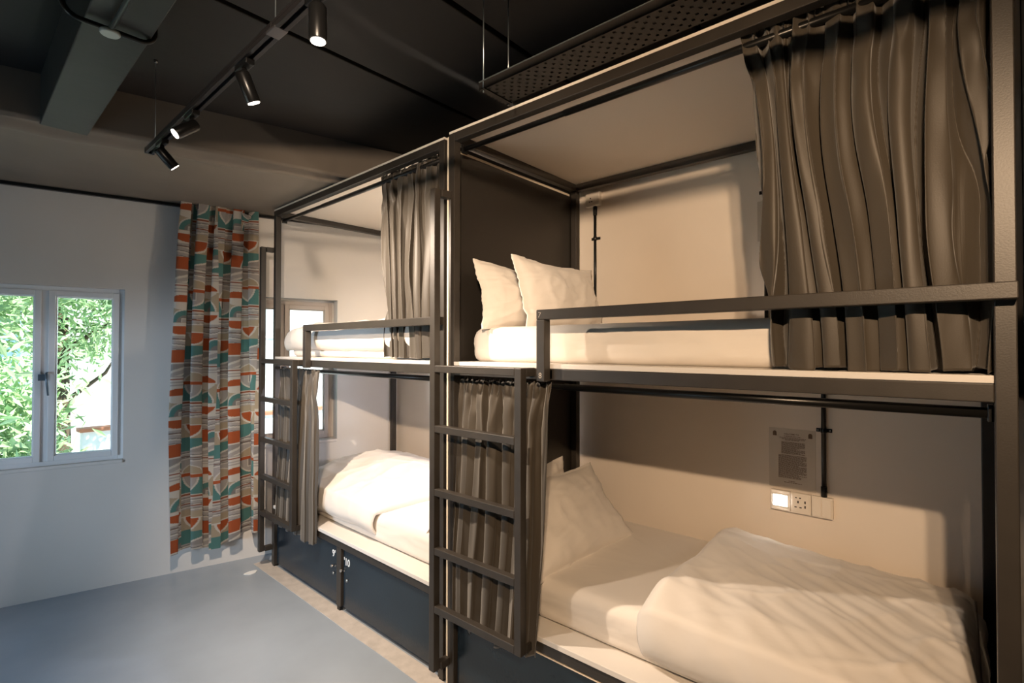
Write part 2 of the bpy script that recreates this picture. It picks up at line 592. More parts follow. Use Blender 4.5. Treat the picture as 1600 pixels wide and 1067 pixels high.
# divider boards between the bunks (cream front edge, black faces)
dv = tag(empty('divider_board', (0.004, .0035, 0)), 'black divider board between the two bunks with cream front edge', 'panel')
BX('panel', (.006, 0, .02), (1.125, .012, HT - B_ - .016), M_DARK, dv, .001)
BX('edging', (0, .001, .02), (.006, .011, HT - .01), M_CREAM, dv)
BX('lit_gap_strip', (.045, -.0015, HT - B_ - .030), (1.06, -.0002, HT - B_ - .017), M_CREAM, dv)  # bright gap below the top end beam, painted as a cream strip
dv2 = tag(empty('divider_board', (-.0, -L_NEAR - .03, 0)), 'dark end board beyond the right post of the near bunk', 'panel')
BX('panel', (0, 0, .02), (1.08, .02, HT), M_DARK, dv2, .001)
BX('edging', (-.09, -.5, .02), (0.0, .018, HT), M_FRAME, dv2, .003)


# ------------------------------------------------------------------ lockers under the lower platforms
def make_locker(root, s0, s1, label, num=None, knob_at=None, hinge_right=False, tint=M_LOCK):
    t = tag(empty('bed_locker', on(root, .02, s0, 0), root.rotation_euler.z), label, 'locker', 'black lockers under the bunks')
    w = s1 - s0
    c = MB()
    c.box((.02, 0, .03), (.95, -.012, .395)).box((.02, -w + .012, .03), (.95, -w, .395)).box((.02, -.012, .03), (.95, -w + .012, .045)).box((.938, -.012, .045), (.95, -w + .012, .395)).box((.02, -.012, .383), (.938, -w + .012, .395))
    c.build('carcass', M_DARK, t)
    d = BX('door', (0.0, -.006, .028), (.018, -(w - .006), .392), tint, t, .002)
    if num:
        ks = knob_at
        for (s, z, r, ln) in ((ks, .262, .0095, .022), (ks + (.0 if not hinge_right else .055), .212, .010, .008)):
            MB().tube([(0, -s, z), (-ln * .6, -s, z), (-ln, -s, z)], [r * .6, r, r * .8], 16).build('lock' if ln < .01 else 'knob', M_CHROME, d)
        MB().tube([(0, -(ks + .018), .262), (-.004, -(ks + .018), .262)], .006, 10).build('keeper', M_CHROME, d)
        text('number_sticker', num, .062, Matrix.Translation((-.0008, -(ks + (-.002 if not hinge_right else .048)), .335 if not hinge_right else .322)) @ Matrix(((0, 0, -1, 0), (-1, 0, 0, 0), (0, 1, 0, 0), (0, 0, 0, 1))), M_STICK, d, bold=.0012)
    return t


make_locker(far, .045, .985, 'black bed locker numbered 9 at the window end of the far bunk', "9'", .885)
make_locker(far, 1.045, 2.018, 'black bed locker numbered 10 beside the ladder of the near bunk', "'10", .0, True)
BX('locker_upright', (.004, -.988, .03), (.03, -1.042, .404), M_FRAME, far, .003)
BX('locker_upright', (.006, -.995, .0), (.028, -1.03, .03), M_BLACK, far, .002)
make_locker(near, .045, 1.0, 'plain black bed locker below the ladder of the near bunk')
make_locker(near, 1.01, 1.985, 'plain black bed locker at the right end of the near bunk')
# lit gap painted as a cream strip under the near bunk's lower front beam
BX('lit_gap_line', (.004, -.05, .393), (.014, -.98, .397), M_CREAM, near)


# ------------------------------------------------------------------ bedding
def wr(x, y, sc=1.0, seed=0.0):
    """creases: ridged, stretched noise"""
    v = 0
    a = abs(N3(x * 5 * sc + seed, y * 2.2 * sc, seed))
    v += (1 - a) ** 6 * .6
    a = abs(N3(x * 3 * sc - y * 6 * sc + seed * 3, (x + y) * 2 * sc, seed + 9))
    v += (1 - a) ** 8 * .6
    v += N3(x * 2.1 * sc, y * 2.1 * sc, seed + 4) * .9
    return v


def make_mattress(root, x0, x1, s0, s1, z0, z1, label, seed):
    """box mattress in a fitted sheet: rounded edges, creases on the sides"""
    t = tag(empty('mattress', on(root, x0, s0, z0), root.rotation_euler.z), label, 'mattress', 'white sheeted mattresses')
    W, Ls, H = x1 - x0, s1 - s0, z1 - z0
    prof = []
    r = .045
    for i in range(7):
        a = PI / 2 * i / 6
        prof.append((r * (1 - math.cos(a)) * .6, r * (1 - math.cos(a + 0)) * 0 + .0 + r * math.sin(a) * 0))
    # ring sections from bottom to top, inset and height
    rings = [(0.02, 0.0), (.004, .012), (0, .03)] + [(0, .03 + (H - .075) * k / 8) for k in range(1, 9)]
    for i in range(1, 7):
        a = PI / 2 * i / 6
        rings.append((r * (1 - math.cos(a)), H - r + r * math.sin(a)))
    n1, n2 = 60, 120
    v = []; f = []

    def outline(ins):
        pts = []
        rc = .09
        hx, hy = W / 2 - ins, Ls / 2 - ins
        rc2 = max(.02, rc - ins)
        per = []
        cor = [(hx - rc2, hy - rc2, 0), (-hx + rc2, hy - rc2, 90), (-hx + rc2, -hy + rc2, 180), (hx - rc2, -hy + rc2, 270)]
        for q, (cx, cy, a0) in enumerate(cor):
            for k in range(9):
                a = R(a0 + 90 * k / 8)
                per.append((cx + rc2 * math.cos(a), cy + rc2 * math.sin(a)))
            nx = cor[(q + 1) % 4]
            ex = (nx[0] + rc2 * math.cos(R(a0 + 90)), nx[1] + rc2 * math.sin(R(a0 + 90)))
            sx = per[-1]
            nn = 40 if q in (1, 3) else 24
            nn = 60 if abs(ex[1] - sx[1]) > abs(ex[0] - sx[0]) else 30
            for k in range(1, nn):
                per.append((sx[0] + (ex[0] - sx[0]) * k / nn, sx[1] + (ex[1] - sx[1]) * k / nn))
        return per
    base = outline(0)
    n = len(base)
    for (ins, h) in rings:
        o = outline(ins)
        for k, (x, y) in enumerate(o):
            w = wr(y * 1.5 + seed, h * 5 + x * 2, 1.0, seed) * .009 * min(1, h / .04)
            L_ = math.hypot(x, y) + 1e-6
            bul = .006 * math.sin(PI * h / H)
            v.append((x + (x / L_) * (w + bul) + W / 2, y + (y / L_) * (w * .8 + bul) - Ls / 2, h))
    for i in range(len(rings) - 1):
        for k in range(n):
            a, b_ = i * n + k, i * n + (k + 1) % n
            f.append((a, b_, b_ + n, a + n))
    # top: concentric rings inwards
    base_i = (len(rings) - 1) * n
    prev = base_i
    for s in (.97, .9, .8, .65, .5, .3, .1):
        st_ = len(v)
        for k in range(n):
            x, y, z = v[base_i + k]
            X = W / 2 + (x - W / 2) * s; Y = -Ls / 2 + (y + Ls / 2) * s
            v.append((X, Y, H + .004 * wr(X * 1.3, Y * 1.3, 1, seed + 2)))
        for k in range(n):
            f.append((prev + k, prev + (k + 1) % n, st_ + (k + 1) % n, st_ + k))
        prev = st_
    f.append(tuple(prev + k for k in range(n)))
    f.append(tuple(reversed(range(n))))
    mb = MB(); mb.v = [Vector(p) for p in v]; mb.f = f; mb.sm = [True] * len(f)
    mb.build('fitted_sheet', M_SHEET, t)
    return t


make_mattress(near, .112, 1.085, .03, 1.985, HU + .001, 1.79, 'white sheeted mattress on the upper level of the near bunk', 1.3)
make_mattress(near, .112, 1.085, .05, 1.985, .476, .655, 'white sheeted mattress on the lower level of the near bunk', 4.1)
make_mattress(far, .112, 1.07, .05, 2.01, HU + .001, 1.78, 'white mattress on the upper level of the far bunk', 7.7)
make_mattress(far, .112, 1.07, .05, 2.01, .476, .65, 'white mattress on the lower level of the far bunk', 9.2)


def make_pillow(label, center, wdir, updir, w, h, th, seed, sag=0.0):
    wd = Vector(wdir).normalized()
    ud = Vector(updir)
    ud = (ud - wd * ud.dot(wd)).normalized()
    nd = wd.cross(ud)
    n = 46
    o = tag(empty('pillow', Vector(center)), label, 'pillow', 'white pillows')
    verts = []; faces = []; sm = []
    def g(a): return max(0.0, 1 - abs(a) ** 2.6)
    for side in (1, -1):
        for j in range(n + 1):
            for i in range(n + 1):
                a = -1 + 2 * i / n; c = -1 + 2 * j / n
                a = math.copysign(abs(a) ** .85, a); c = math.copysign(abs(c) ** .85, c)
                x = a * w / 2 * (1 - .07 * (1 - c * c)) * (1 - .0 * c)
                y = c * h / 2 * (1 - .08 * (1 - a * a))
                ai = min(1, abs(a) / .95); ci = min(1, abs(c) / .94)
                t = (g(ai) * g(ci)) ** .55 * th / 2
                cre = wr(a * .7, c * .6, 1.0, seed + side) * .013 * (g(ai) * g(ci)) ** .3
                rad = (.012 * N3(a * 4, seed, 1) + .006 * N3(a * 11, seed, 4)) * (1 - g(ci)) + (.012 * N3(c * 4, seed, 2) + .006 * N3(c * 11, seed, 7)) * (1 - g(ai))
                z = side * (t + .0025) + cre * (1 if side > 0 else .6) + rad
                y -= sag * math.exp(-((a + .1) / .5) ** 2) * (c + 1) / 2 * h
                z += .02 * N3(a * 1.2, c * 1.2, seed)
                verts.append(wd * x + ud * y + nd * z)
    m1 = (n + 1) ** 2
    for side in (0, 1):
        for j in range(n):
            for i in range(n):
                q = side * m1 + j * (n + 1) + i
                fc = (q, q + 1, q + n + 2, q + n + 1)
                faces.append(fc if side == 0 else fc[::-1]); sm.append(True)
    for i in range(n):
        for (p, q) in ((i, i + 1), (n * (n + 1) + i + 1, n * (n + 1) + i), ((i + 1) * (n + 1), i * (n + 1)), (i * (n + 1) + n, (i + 1) * (n + 1) + n)):
            faces.append((q, p, p + m1, q + m1)); sm.append(True)
    mb = MB(); mb.v = verts; mb.f = faces; mb.sm = sm
    mb.build('pillowcase', M_SHEET, o)
    return o


# upper near: two pillows standing against the divider board
make_pillow('upright pillow leaning on the black board on the upper level, behind another pillow', (.45, -.115, 1.955), (1, .05, 0), (0.0, .17, 1), .76, .36, .13, 2.2, .03)
make_pillow('front upright pillow on the upper level of the near bunk', (.56, -.30, 1.965), (1, .06, .02), (.0, .24, 1), .80, .385, .15, 5.1, .02)
# lower near
make_pillow('pillow standing in the corner behind another on the lower level of the near bunk', (.50, -.13, .83), (1, 0, .05), (0, .20, 1), .70, .38, .13, 3.3, .04)
make_pillow('slumped pillow at the head of the lower level of the near bunk', (.50, -.37, .815), (1, -.06, -.02), (0.02, .62, .72), .84, .50, .15, 8.4, .02)
make_pillow('pillow on the lower level of the far bunk, partly hidden by the ladder', (.42, 0, 0), (1, 0, 0), (0, -.5, .6), .66, .42, .12, 6.1).location = on(far, .45, 1.86, .76)


def make_duvet(root, label, s0, s1, x0, x1, zt, th, drop, seed, edge=lambda x: 0.0, crown=None, nx=110, ns=130, endr=.09, far_end=.05, streak=0.0):
    """quilt lying on a mattress: x across, front side drops over the mattress edge"""
    t = tag(empty('duvet', on(root, x0, s0, zt), root.rotation_euler.z), label, 'duvet', 'white duvets')
    Wd = x1 - x0
    tot = drop + Wd
    P = np.zeros((nx, ns, 3))
    for i in range(nx):
        q = i / (nx - 1) * tot            # 0 = hem at front
        for j in range(ns):
            p = j / (ns - 1)
            if q < drop:
                x = x0 - .015 - .02 * math.sin(PI * q / drop) ; z = zt - (drop - q)
                front = 1 - q / drop
            else:
                x = x0 - .015 + (q - drop) / Wd * (Wd + .015); z = zt
                front = 0
            a0 = s0 + edge(q / tot)
            s = a0 + (s1 - a0) * p
            # thickness profile
            de = min(p * (s1 - a0), 9); df = (1 - p) * (s1 - a0)
            e1 = math.sin(min(1, de / endr) * PI / 2) ** .6
            e2 = math.sin(min(1, df / far_end) * PI / 2) ** .6
            eb = math.sin(min(1, (tot - q) / .08) * PI / 2) ** .6
            e0 = math.sin(min(1, q / .05) * PI / 2) ** .6
            h = th * e1 * e2 * eb
            if crown: h *= crown(p, q / tot)
            c = wr(s * 1.1, q * 1.1, 1.0, seed) * (.016 if not streak else .005 + .010 * p) + .012 * N3(s * 9 + q * 7, q * 2 - s * 2, seed)
            if streak:
                d1 = q * 1.0 + .35 * (s - s0) + .25 * (s - s0) ** 2
                c += streak * (abs(N3(d1 * 13, (s - s0) * 1.6, seed + 2)) * -2.2 + .6 + .5 * N3(d1 * 30, s * 2.5, seed + 8)) * min(1, p * 2.2)
            c *= e1 * e2 * eb
            hh = h + c
            if streak: hh += .018 * math.exp(-((p - .1) / .1) ** 2) * e1
            if front:
                x -= hh * .32 * e0; z += hh * .55 * (1 - front)
                z -= .012 * N3(s * 6, seed)
            else:
                k = min(1, (q - drop) / .12)
                z += hh * (.55 + .45 * k); x -= hh * .32 * (1 - k)
            P[i, j] = (x - x0, -(s - s0), z - zt)
    o = grid_mesh('quilt', P, M_SHEET, t, solid=.012)
    o.modifiers['thickness'].offset = -1
    return t


make_duvet(near, 'rumpled duvet at the foot of the lower level of the near bunk', .93, 1.97, .105, 1.11, .655, .12, .14, 3.7,
           edge=lambda q: .075 * (1 - q) - .02 * math.sin(q * 7),
           crown=lambda p, q: (.85 + .18 * math.exp(-((q - .72) / .25) ** 2) * math.exp(-((p - .2) / .3) ** 2)) * (1 - .45 * p * p) * (1 - .35 * max(0, (q - .8) / .2)), streak=.0055)
make_duvet(far, 'thick duvet folded back on the lower level of the far bunk', .12, 1.30, .11, 1.05, .65, .13, .12, 11.3,
           edge=lambda q: 0, crown=lambda p, q: .8 + .55 * math.exp(-((q - .6) / .3) ** 2), far_end=.10,
           endr=.2)
make_duvet(far, 'puffed duvet spread on the upper level of the far bunk', .03, 1.9, .11, 1.05, 1.78, .085, .11, 15.9, endr=.22)


# ------------------------------------------------------------------ grey bunk curtains
def make_curtain(root, label, s_top, s_bot, z_top, z_bot, xc_top, xc_bot, amp_top, amp_bot, nf, seed, group='grey pleated bunk curtains', nu=240, nv=90, hem=.012, swirl=.03, along=.35, mid=None):
    t = tag(empty('bunk_curtain', on(root, 0, 0, 0), root.rotation_euler.z), label, 'curtain', group)
    P = np.zeros((nv, nu, 3))
    for j in range(nv):
        v = j / (nv - 1)
        vv = v ** .8
        for i in range(nu):
            u = i / (nu - 1)
            a = s_top[0] + (s_bot[0] - s_top[0]) * vv
            b_ = s_top[1] + (s_bot[1] - s_top[1]) * vv
            if mid:
                a += mid[0] * math.sin(PI * v); b_ += mid[1] * math.sin(PI * v)
            uu = u + swirl * N3(u * 3.5, v * 1.6, seed) * min(1, v * 6) + .012 * N3(u * 9, v * 2.5, seed + 5) * min(1, v * 6)
            ph = 2 * PI * nf * uu + seed
            loc = N3(u * nf * .8, v * 1.3, seed + 2)
            am = (amp_top + (amp_bot - amp_top) * min(1, v * 3)) * (.8 + .45 * loc)
            # pinched header: folds double in number over the top few cm
            hd = math.exp(-(v / .05) ** 2)
            sv = abs(math.sin(ph / 2 + .9 * N3(u * nf * .55, v * .9, seed + 11)))
            f = 1.15 - 2.1 * sv ** .62
            f = f * (1 - hd * .6) + .22 * math.sin(2.3 * ph + 2.5 * loc + seed) * (1 - v * .5) + hd * .5 * math.sin(2.5 * ph)
            f += .9 * math.exp(-((v - .12 - .06 * N3(u * 11, seed)) / .07) ** 2) * N3(u * 13, v * 9 + u * 8, seed + 21)
            f = max(-1.1, min(1.15, f * .9))
            crease = .005 * N3(u * 14 + v * 6, v * 7 - u * 5, seed + 7) * math.exp(-((v - .14) / .16) ** 2) * 2.2 + .0022 * N3(u * 30, v * 5, seed + 3)
            x = xc_top + (xc_bot - xc_top) * min(1, v * 1.4) + am * f + crease
            s = a + (b_ - a) * u + along * (b_ - a) / nf * .42 * math.sin(2 * ph + .6) * min(1, .4 + v) * (1 if 0 < i < nu - 1 else 1)
            z = z_top + (z_bot - z_top) * v
            if v < .03: z += .008 * math.sin(2.5 * ph) * (1 - v / .03)
            z += hem * (N3(u * 5, seed) * 1.3 + .5 * N3(u * 13, seed)) * v + .004 * f * v
            P[j, i] = (x, -s, z)
    grid_mesh('cloth', P, M_CURT, t, solid=.0025)
    first = None
    for k in range(int(nf)):
        u = (k + .5) / int(nf)
        s = s_top[0] + (s_top[1] - s_top[0]) * u
        if first is None:
            first = MB().tube([(.064 + .017 * math.cos(q * PI / 6), 0, z_top - .03 + .017 * math.sin(q * PI / 6)) for q in range(0, 13)], .0015, 5).build('curtain_ring', M_BLACK, t)
            h_ = first
        else:
            h_ = first.copy(); COL.objects.link(h_); h_.parent = t
        h_.location = (0, -s, 0)
    return t


make_curtain(near, 'wide grey curtain drawn across the right end of the upper level of the near bunk', (1.385, 1.985), (1.475, 1.99), 2.735, 1.628, .070, .058, .028, .037, 7.4, 1.9, nu=520, nv=150, swirl=.10, along=.4, hem=.014)
make_curtain(near, 'grey curtain hanging behind the ladder of the near bunk', (.07, .625), (.075, .575), 1.536, .395, .022, -.026, .022, .030, 6.6, 4.4, hem=.038, along=.25, nu=400, swirl=.06, nv=110, mid=(0, .03))
make_curtain(far, 'grey curtain gathered at the right end of the upper level of the far bunk', (1.40, 1.955), (1.47, 1.955), 2.728, 1.632, .070, .058, .028, .036, 6.3, 7.1, swirl=.12, along=.4, nu=440, nv=110)
make_curtain(far, 'grey curtain gathered behind the ladder of the far bunk', (.09, .70), (.14, .78), 1.532, .37, .020, -.030, .018, .025, 5.4, 9.6, hem=.02, nu=340, nv=100, mid=(.06, .02), along=.25)


# ------------------------------------------------------------------ patterned window curtain (print as vertex colours = flat print)
def print_color(U, V):
    cream = np.array((.56, .52, .46)); orange = np.array((.36, .085, .028)); teal = np.array((.085, .20, .185))
    beige = np.array((.38, .31, .22)); grey = np.array((.20, .185, .175)); lgrey = np.array((.36, .33, .31)); dark = np.array((.16, .10, .08))
    cw, ph = .235, .69
    col = np.floor(U / cw).astype(int)
    a = (U / cw - col)
    b = ((V / ph + col * .5 + (col % 3) * .07) % 1.0)
    C = np.zeros(U.shape + (3,)); C[:] = lgrey
    odd = (col % 2 == 1)
    h = b * ph; x = a * cw

    def put(mask, c): C[mask] = c
    # base bands
    put((b < .12), cream); put((b >= .12) & (b < .33), np.array(beige)); put((b >= .33) & (b < .36), cream)
    put((b >= .36) & (b < .47), cream); put((b >= .47) & (b < .62), lgrey); put((b >= .62) & (b < .77), orange)
    put((b >= .77) & (b < .90), lgrey); put(b >= .90, cream)
    put((b >= .12) & (b < .33) & odd, lgrey)
    # orange dome b 0.015-.11, flat bottom
    bot = .105 * ph
    put(((x - cw * .5) / (cw * .47)) ** 2 + ((bot - h) / (.085 * ph)) ** 2 < 1, cream)
    put((((x - cw * .5) / (cw * .47)) ** 2 + ((bot - h) / (.075 * ph)) ** 2 < 1) & (h < bot), orange)
    put((h > bot) & (b < .12), cream)
    # teal dome within .14-.32
    bot = .325 * ph; rr = np.hypot((x - cw * .55), (h - bot) * .95)
    m = (h < bot) & (b > .12)
    put(m & (rr < .095), cream); put(m & (rr < .085), teal); put(m & (rr < .052) & (h > bot - .05), grey)
    put(m & (abs(x - cw * .55) < .028) & (h > bot - .030), cream); put(m & (abs(x - cw * .55) < .023) & (h > bot - .025), lgrey)
    # orange bowl .36-.465
    top = .365 * ph
    m = (h > top) & (b < .48)
    e = ((x - cw * .5) / (cw * .5)) ** 2 + ((h - top) / (.095 * ph)) ** 2
    put(m & (e < 1.12), cream); put(m & (e < .92), orange)
    put(m & (e < .92) & odd & (x < cw * .3), teal)
    _b, _h, _C = b, h, C
    # stripes
    m = (b >= .47) & (b < .62)
    w = h + .006 * np.sin(x * 30)
    k = (w / .013) % 3
    put(m & (k < .8), cream); put(m & (k > 2.5), grey); put(m & (abs(b - .505) < .006), dark)
    put(m & odd & (b > .56), teal * .9 + .05)
    # orange block with teal quarter
    m = (b >= .62) & (b < .77)
    rr = np.hypot(x - cw, h - .765 * ph)
    put(m & (rr < .098), cream); put(m & (rr < .088), teal); put(m & (rr < .045), grey)
    put(m & (b > .755), cream)
    # diagonals
    m = (b >= .77) & (b < .90)
    sl = (h - .77 * ph) / (.13 * ph) + a * .9
    put(m & (sl < .85), grey * .6 + lgrey * .4); put(m & (abs(sl - .85) < .1), cream); put(m & (sl > 1.35), teal); put(m & (abs(sl - 1.35) < .08), cream)
    # thin stripes
    m = b >= .90
    k = (h / .011) % 2
    put(m & (k < .9), lgrey); put(m & (abs(b - .93) < .005), orange * .7)
    # second motif family in the odd columns
    D = C.copy()
    C0 = C
    C = D
    C[:] = beige

    def pu(mask, c): D[mask] = c
    hh = lambda q: q * ph
    e = ((x - cw * .5) / (cw * .40)) ** 2 + (h / (.135 * ph)) ** 2
    m = b < .17
    pu(m & (e < 1.25), cream); pu(m & (e < .95), orange); pu(m & (b < .012), cream)
    m = (b >= .15) & (b < .30)
    sl = (h - hh(.15)) / hh(.15)
    pu(m, teal); pu(m & (sl + a * .7 > 1.15), cream); pu(m & (sl + a * .7 > 1.27), grey * .5 + lgrey * .5)
    m = (b >= .30) & (b < .42)
    k = ((h + .004 * np.sin(x * 25)) / .0125) % 3
    pu(m, lgrey); pu(m & (k < .7), cream); pu(m & (k > 2.4), grey); pu(m & (abs(b - .36) < .005), dark)
    m = (b >= .42) & (b < .53)
    e = ((x - cw * .5) / (cw * .5)) ** 2 + ((h - hh(.53)) / (.10 * ph)) ** 2
    pu(m, lgrey); pu(m & (e < 1.0), cream); pu(m & (e < .82), beige)
    m = (b >= .53) & (b < .57)
    pu(m, orange); pu(m & (b < .537), cream)
    m = (b >= .57) & (b < .75)
    e = ((x - cw * .45) / (cw * .42)) ** 2 + ((h - hh(.57)) / (.16 * ph)) ** 2
    pu(m, teal); pu(m & (e < 1.0), cream); pu(m & (e < .80), lgrey); pu(m & (e < .80) & (abs(x - cw * .45) < .035) & (b < .66), cream)
    pu(m & (e < .80) & (abs(x - cw * .45) < .029) & (b < .652), grey)
    m = (b >= .75) & (b < .79)
    pu(m, cream); pu(m & (b > .762) & (b < .78), orange * .55 + dark * .4)
    m = (b >= .79)
    k = ((h + .003 * np.sin(x * 40)) / .011) % 3
    pu(m, lgrey); pu(m & (k < .8), cream); pu(m & (k > 2.5), grey); pu(m & (abs(b - .87) < .005), orange * .6); pu(m & (b > .93), beige)
    C0[odd] = D[odd]
    return C0


def patterned_curtain():
    t0, t1 = 1.175, 1.765        # on the far wall
    z1, z0 = 2.79, .185
    nu, nv = 330, 760
    fabric = 1.42
    root = tag(empty('window_curtain', WP((t0 + t1) / 2, .1, z0)), 'long retro patterned curtain in orange, teal and beige between the windows', 'curtain')
    inv = root.location
    uu = np.linspace(0, 1, nu); vv = np.linspace(0, 1, nv)
    U, V = np.meshgrid(uu, vv)
    n1 = np.zeros_like(U); n2 = np.zeros_like(U); n3 = np.zeros_like(U)
    su = np.linspace(0, 1, 60); sv = np.linspace(0, 1, 60)
    for arr, (fa, fb, sd) in ((n1, (3.5, 1.3, 2.2)), (n2, (8, 3.0, 6.1)), (n3, (5, .9, 12.4))):
        gsm = np.array([[N3(a * fa, b * fb, sd) for a in su] for b in sv])
        # bilinear upsample
        iu = np.clip(U * 59, 0, 58.999); iv = np.clip(V * 59, 0, 58.999)
        i0 = iu.astype(int); j0 = iv.astype(int); fu = iu - i0; fv = iv - j0
        arr[:] = (gsm[j0, i0] * (1 - fu) * (1 - fv) + gsm[j0, i0 + 1] * fu * (1 - fv) + gsm[j0 + 1, i0] * (1 - fu) * fv + gsm[j0 + 1, i0 + 1] * fu * fv)
    nf = 4.3
    ph = 2 * PI * nf * (U + .05 * n1) + .7
    am = (.026 + .018 * np.minimum(1, V * 5)) * (1 + 1.0 * n3)
    f = np.clip(np.sin(ph) + .3 * np.sin(2 * ph + .9), -1.05, 1.05)
    off = .075 + am * f * .9 + .006 * n2 * np.exp(-((V - .08) / .1) ** 2) * 2
    ta = t1 - .06 + .065 * np.minimum(1, V * 1.6) ** .7
    tb = t0 + .03 - .02 * V
    tb = tb + .0
    along = .022 * np.sin(2 * ph + .5)
    T = ta + (tb - ta) * U + along
    Z = z1 - (z1 - z0) * V + V * (.03 * n3 + .012 * np.sin(U * 9)) - .05 * V * (U < .55) * 0
    Z += V * (.045 * (U - .5))
    Z -= (np.exp(-((U - .86) / .07) ** 2)) * np.exp(-(V / .035) ** 2) * .055
    off += (np.exp(-((U - .86) / .07) ** 2)) * np.exp(-(V / .05) ** 2) * .03
    P = np.zeros((nv, nu, 3))
    P[..., 0] = B0.x - DW.x * T + NW.x * off - inv.x
    P[..., 1] = B0.y - DW.y * T + NW.y * off - inv.y
    P[..., 2] = Z - inv.z
    C = print_color(U * fabric + .04 + .006 * n2, V * (z1 - z0))
    m = mat('retro_print_cotton', (.8, .8, .8), .8, sheen=.1, spec=.2)
    nt = m.node_tree
    at = nt.nodes.new('ShaderNodeVertexColor'); at.layer_name = 'print'
    bs = nt.nodes['Principled BSDF']
    nt.links.new(at.outputs[0], bs.inputs['Base Color'])
    # daylight glows faintly through the cotton
    tl = nt.nodes.new('ShaderNodeBsdfTranslucent'); mx = nt.nodes.new('ShaderNodeMixShader'); mx.inputs[0].default_value = .25
    nt.links.new(at.outputs[0], tl.inputs[0])
    out = [n for n in nt.nodes if n.type == 'OUTPUT_MATERIAL'][0]
    nt.links.new(bs.outputs[0], mx.inputs[1]); nt.links.new(tl.outputs[0], mx.inputs[2]); nt.links.new(mx.outputs[0], out.inputs[0])
    o = grid_mesh('cloth', P, m, root)
    ca = o.data.color_attributes.new('print', 'FLOAT_COLOR', 'POINT')
    rgba = np.ones((nu * nv, 4), dtype=np.float32); rgba[:, :3] = C.reshape(-1, 3)
    ca.data.foreach_set('color', rgba.ravel())
    for k in range(6):
        p = WP(t1 - .05 - k * .09, .02, 2.775) - inv
        MB().tube([p, p - Vector((0, 0, .03))], .003, 6).build('hook', M_CHROME, root)


patterned_curtain()

# ------------------------------------------------------------------ wall fittings behind the near bunk
def wx(y): return rw(y)


def plate_root(name, y, z, label, cat, group=None):
    # local axes: +x points into the wall, so fittings have negative x; tilt follows the wall
    return tag(empty(name, (wx(y), y, z), -math.atan(.02)), label, cat, group)


pl = plate_root('switch_panel', -1.188, .868, 'white wall panel with lit reading lamp, socket and two switches', 'switch panel')
pl.location.x -= .018
for k in range(3):
    y0 = -k * .092
    fr_ = BX('module', (-.010, y0 - .001, 0), (.0175, y0 - .091, .100), M_PLASTIC, pl, .003)
    if k == 0:
        BX('lamp_surround', (-.013, -.010, .020), (-.010, -.082, .082), M_PLASTIC, fr_, .002)
        BX('lamp_lens', (-.0165, -.014, .026), (-.013, -.078, .076), M_LED, fr_, .004)
    if k == 1:
        BX('socket_face', (-.012, y0 - .008, .008), (-.010, y0 - .084, .092), M_PLASTIC, fr_, .001)
        for (dy, z, w, h) in ((.026, .078, .008, .005), (.044, .078, .008, .005), (.035, .058, .006, .012), (.024, .032, .010, .005), (.046, .032, .010, .005), (.066, .060, .006, .013), (.066, .038, .006, .013)):
            BX('slot', (-.0128, y0 - dy + w / 2, z - h / 2), (-.0119, y0 - dy - w / 2, z + h / 2), M_HOLE, fr_)
    if k == 2:
        for q in range(2):
            BX('rocker', (-.0145, y0 - .004 - q * .042, .006), (-.010, y0 - .044 - q * .042, .094), M_PLASTIC, fr_, .002)
# conduit down to the panel
cd = plate_root('conduit', -1.425, .968, 'black conduit pipe running down the wall to the lit switch panel', 'pipe', 'black conduits')
MB().tube([(-.014, 0, 0), (-.014, 0, 1.0)], .0105, 12).build('pipe', M_BLACK, cd)
MB().tube([(-.014, 0, .002), (-.014, 0, .05)], .0135, 12).build('coupling', M_BLACK, cd)
sa = MB().box((-.006, .034, .312), (-.001, -.034, .330)).tube([(-.014, 0, .310), (-.014, 0, .332)], .0135, 12)
sa.build('saddle_clip', M_BLACK, cd, .002)
for q in (-.026, .026):
    MB().tube([(-.006, q, .321), (-.009, q, .321)], .004, 8).build('screw', M_CHROME, cd)
# laminated notice
nt_ = plate_root('notice', -1.176, .978, 'laminated notice of house rules taped above the reading lamp', 'notice')
BX('sheet', (-.0018, 0, 0), (-.0002, -.212, .302), M_PAPER, nt_)
rnd = random.Random(3)
tm = lambda y, z: Matrix.Translation((-.0022, y, z)) @ Matrix(((0, 0, -1, 0), (-1, 0, 0, 0), (0, 1, 0, 0), (0, 0, 0, 1)))
text('heading', 'WELCOME TO', .0105, tm(-.104, .274), M_INK, nt_, .0001, .0002)
ln = MB()
zz = .262


def inkline(y0, y1, z, h=.0028):
    y = y0
    while y < y1:
        w = min(rnd.uniform(.004, .014), y1 - y)
        ln.box((-.0024, -y, z), (-.0017, -(y + w), z + h))
        y += w + .0018


for (z, a, b) in ((.262, .07, .145), (.254, .05, .17), (.248, .06, .165), (.243, .075, .14)): inkline(a, b, z)
z = .232
for k in range(13):
    inkline(.058, .165 - (rnd.random() < .3) * rnd.uniform(.01, .05), z); z -= .0047
z = .165
for k in range(24):
    inkline(.044, .172 - (rnd.random() < .25) * rnd.uniform(.01, .05), z); z -= .0049
inkline(.09, .12, .036); inkline(.07, .15, .029)
tag(ln.build('small_print', M_INK, nt_), kind='stuff')
for y in (.018, .180):
    q = MB().box((-.0025, -y, .262), (-.0017, -(y + .018), .278)).tube([(-.0017, -(y + .009), .278), (-.0025, -(y + .009), .278)], .009, 14)
    q.build('logo', M_INK, nt_)

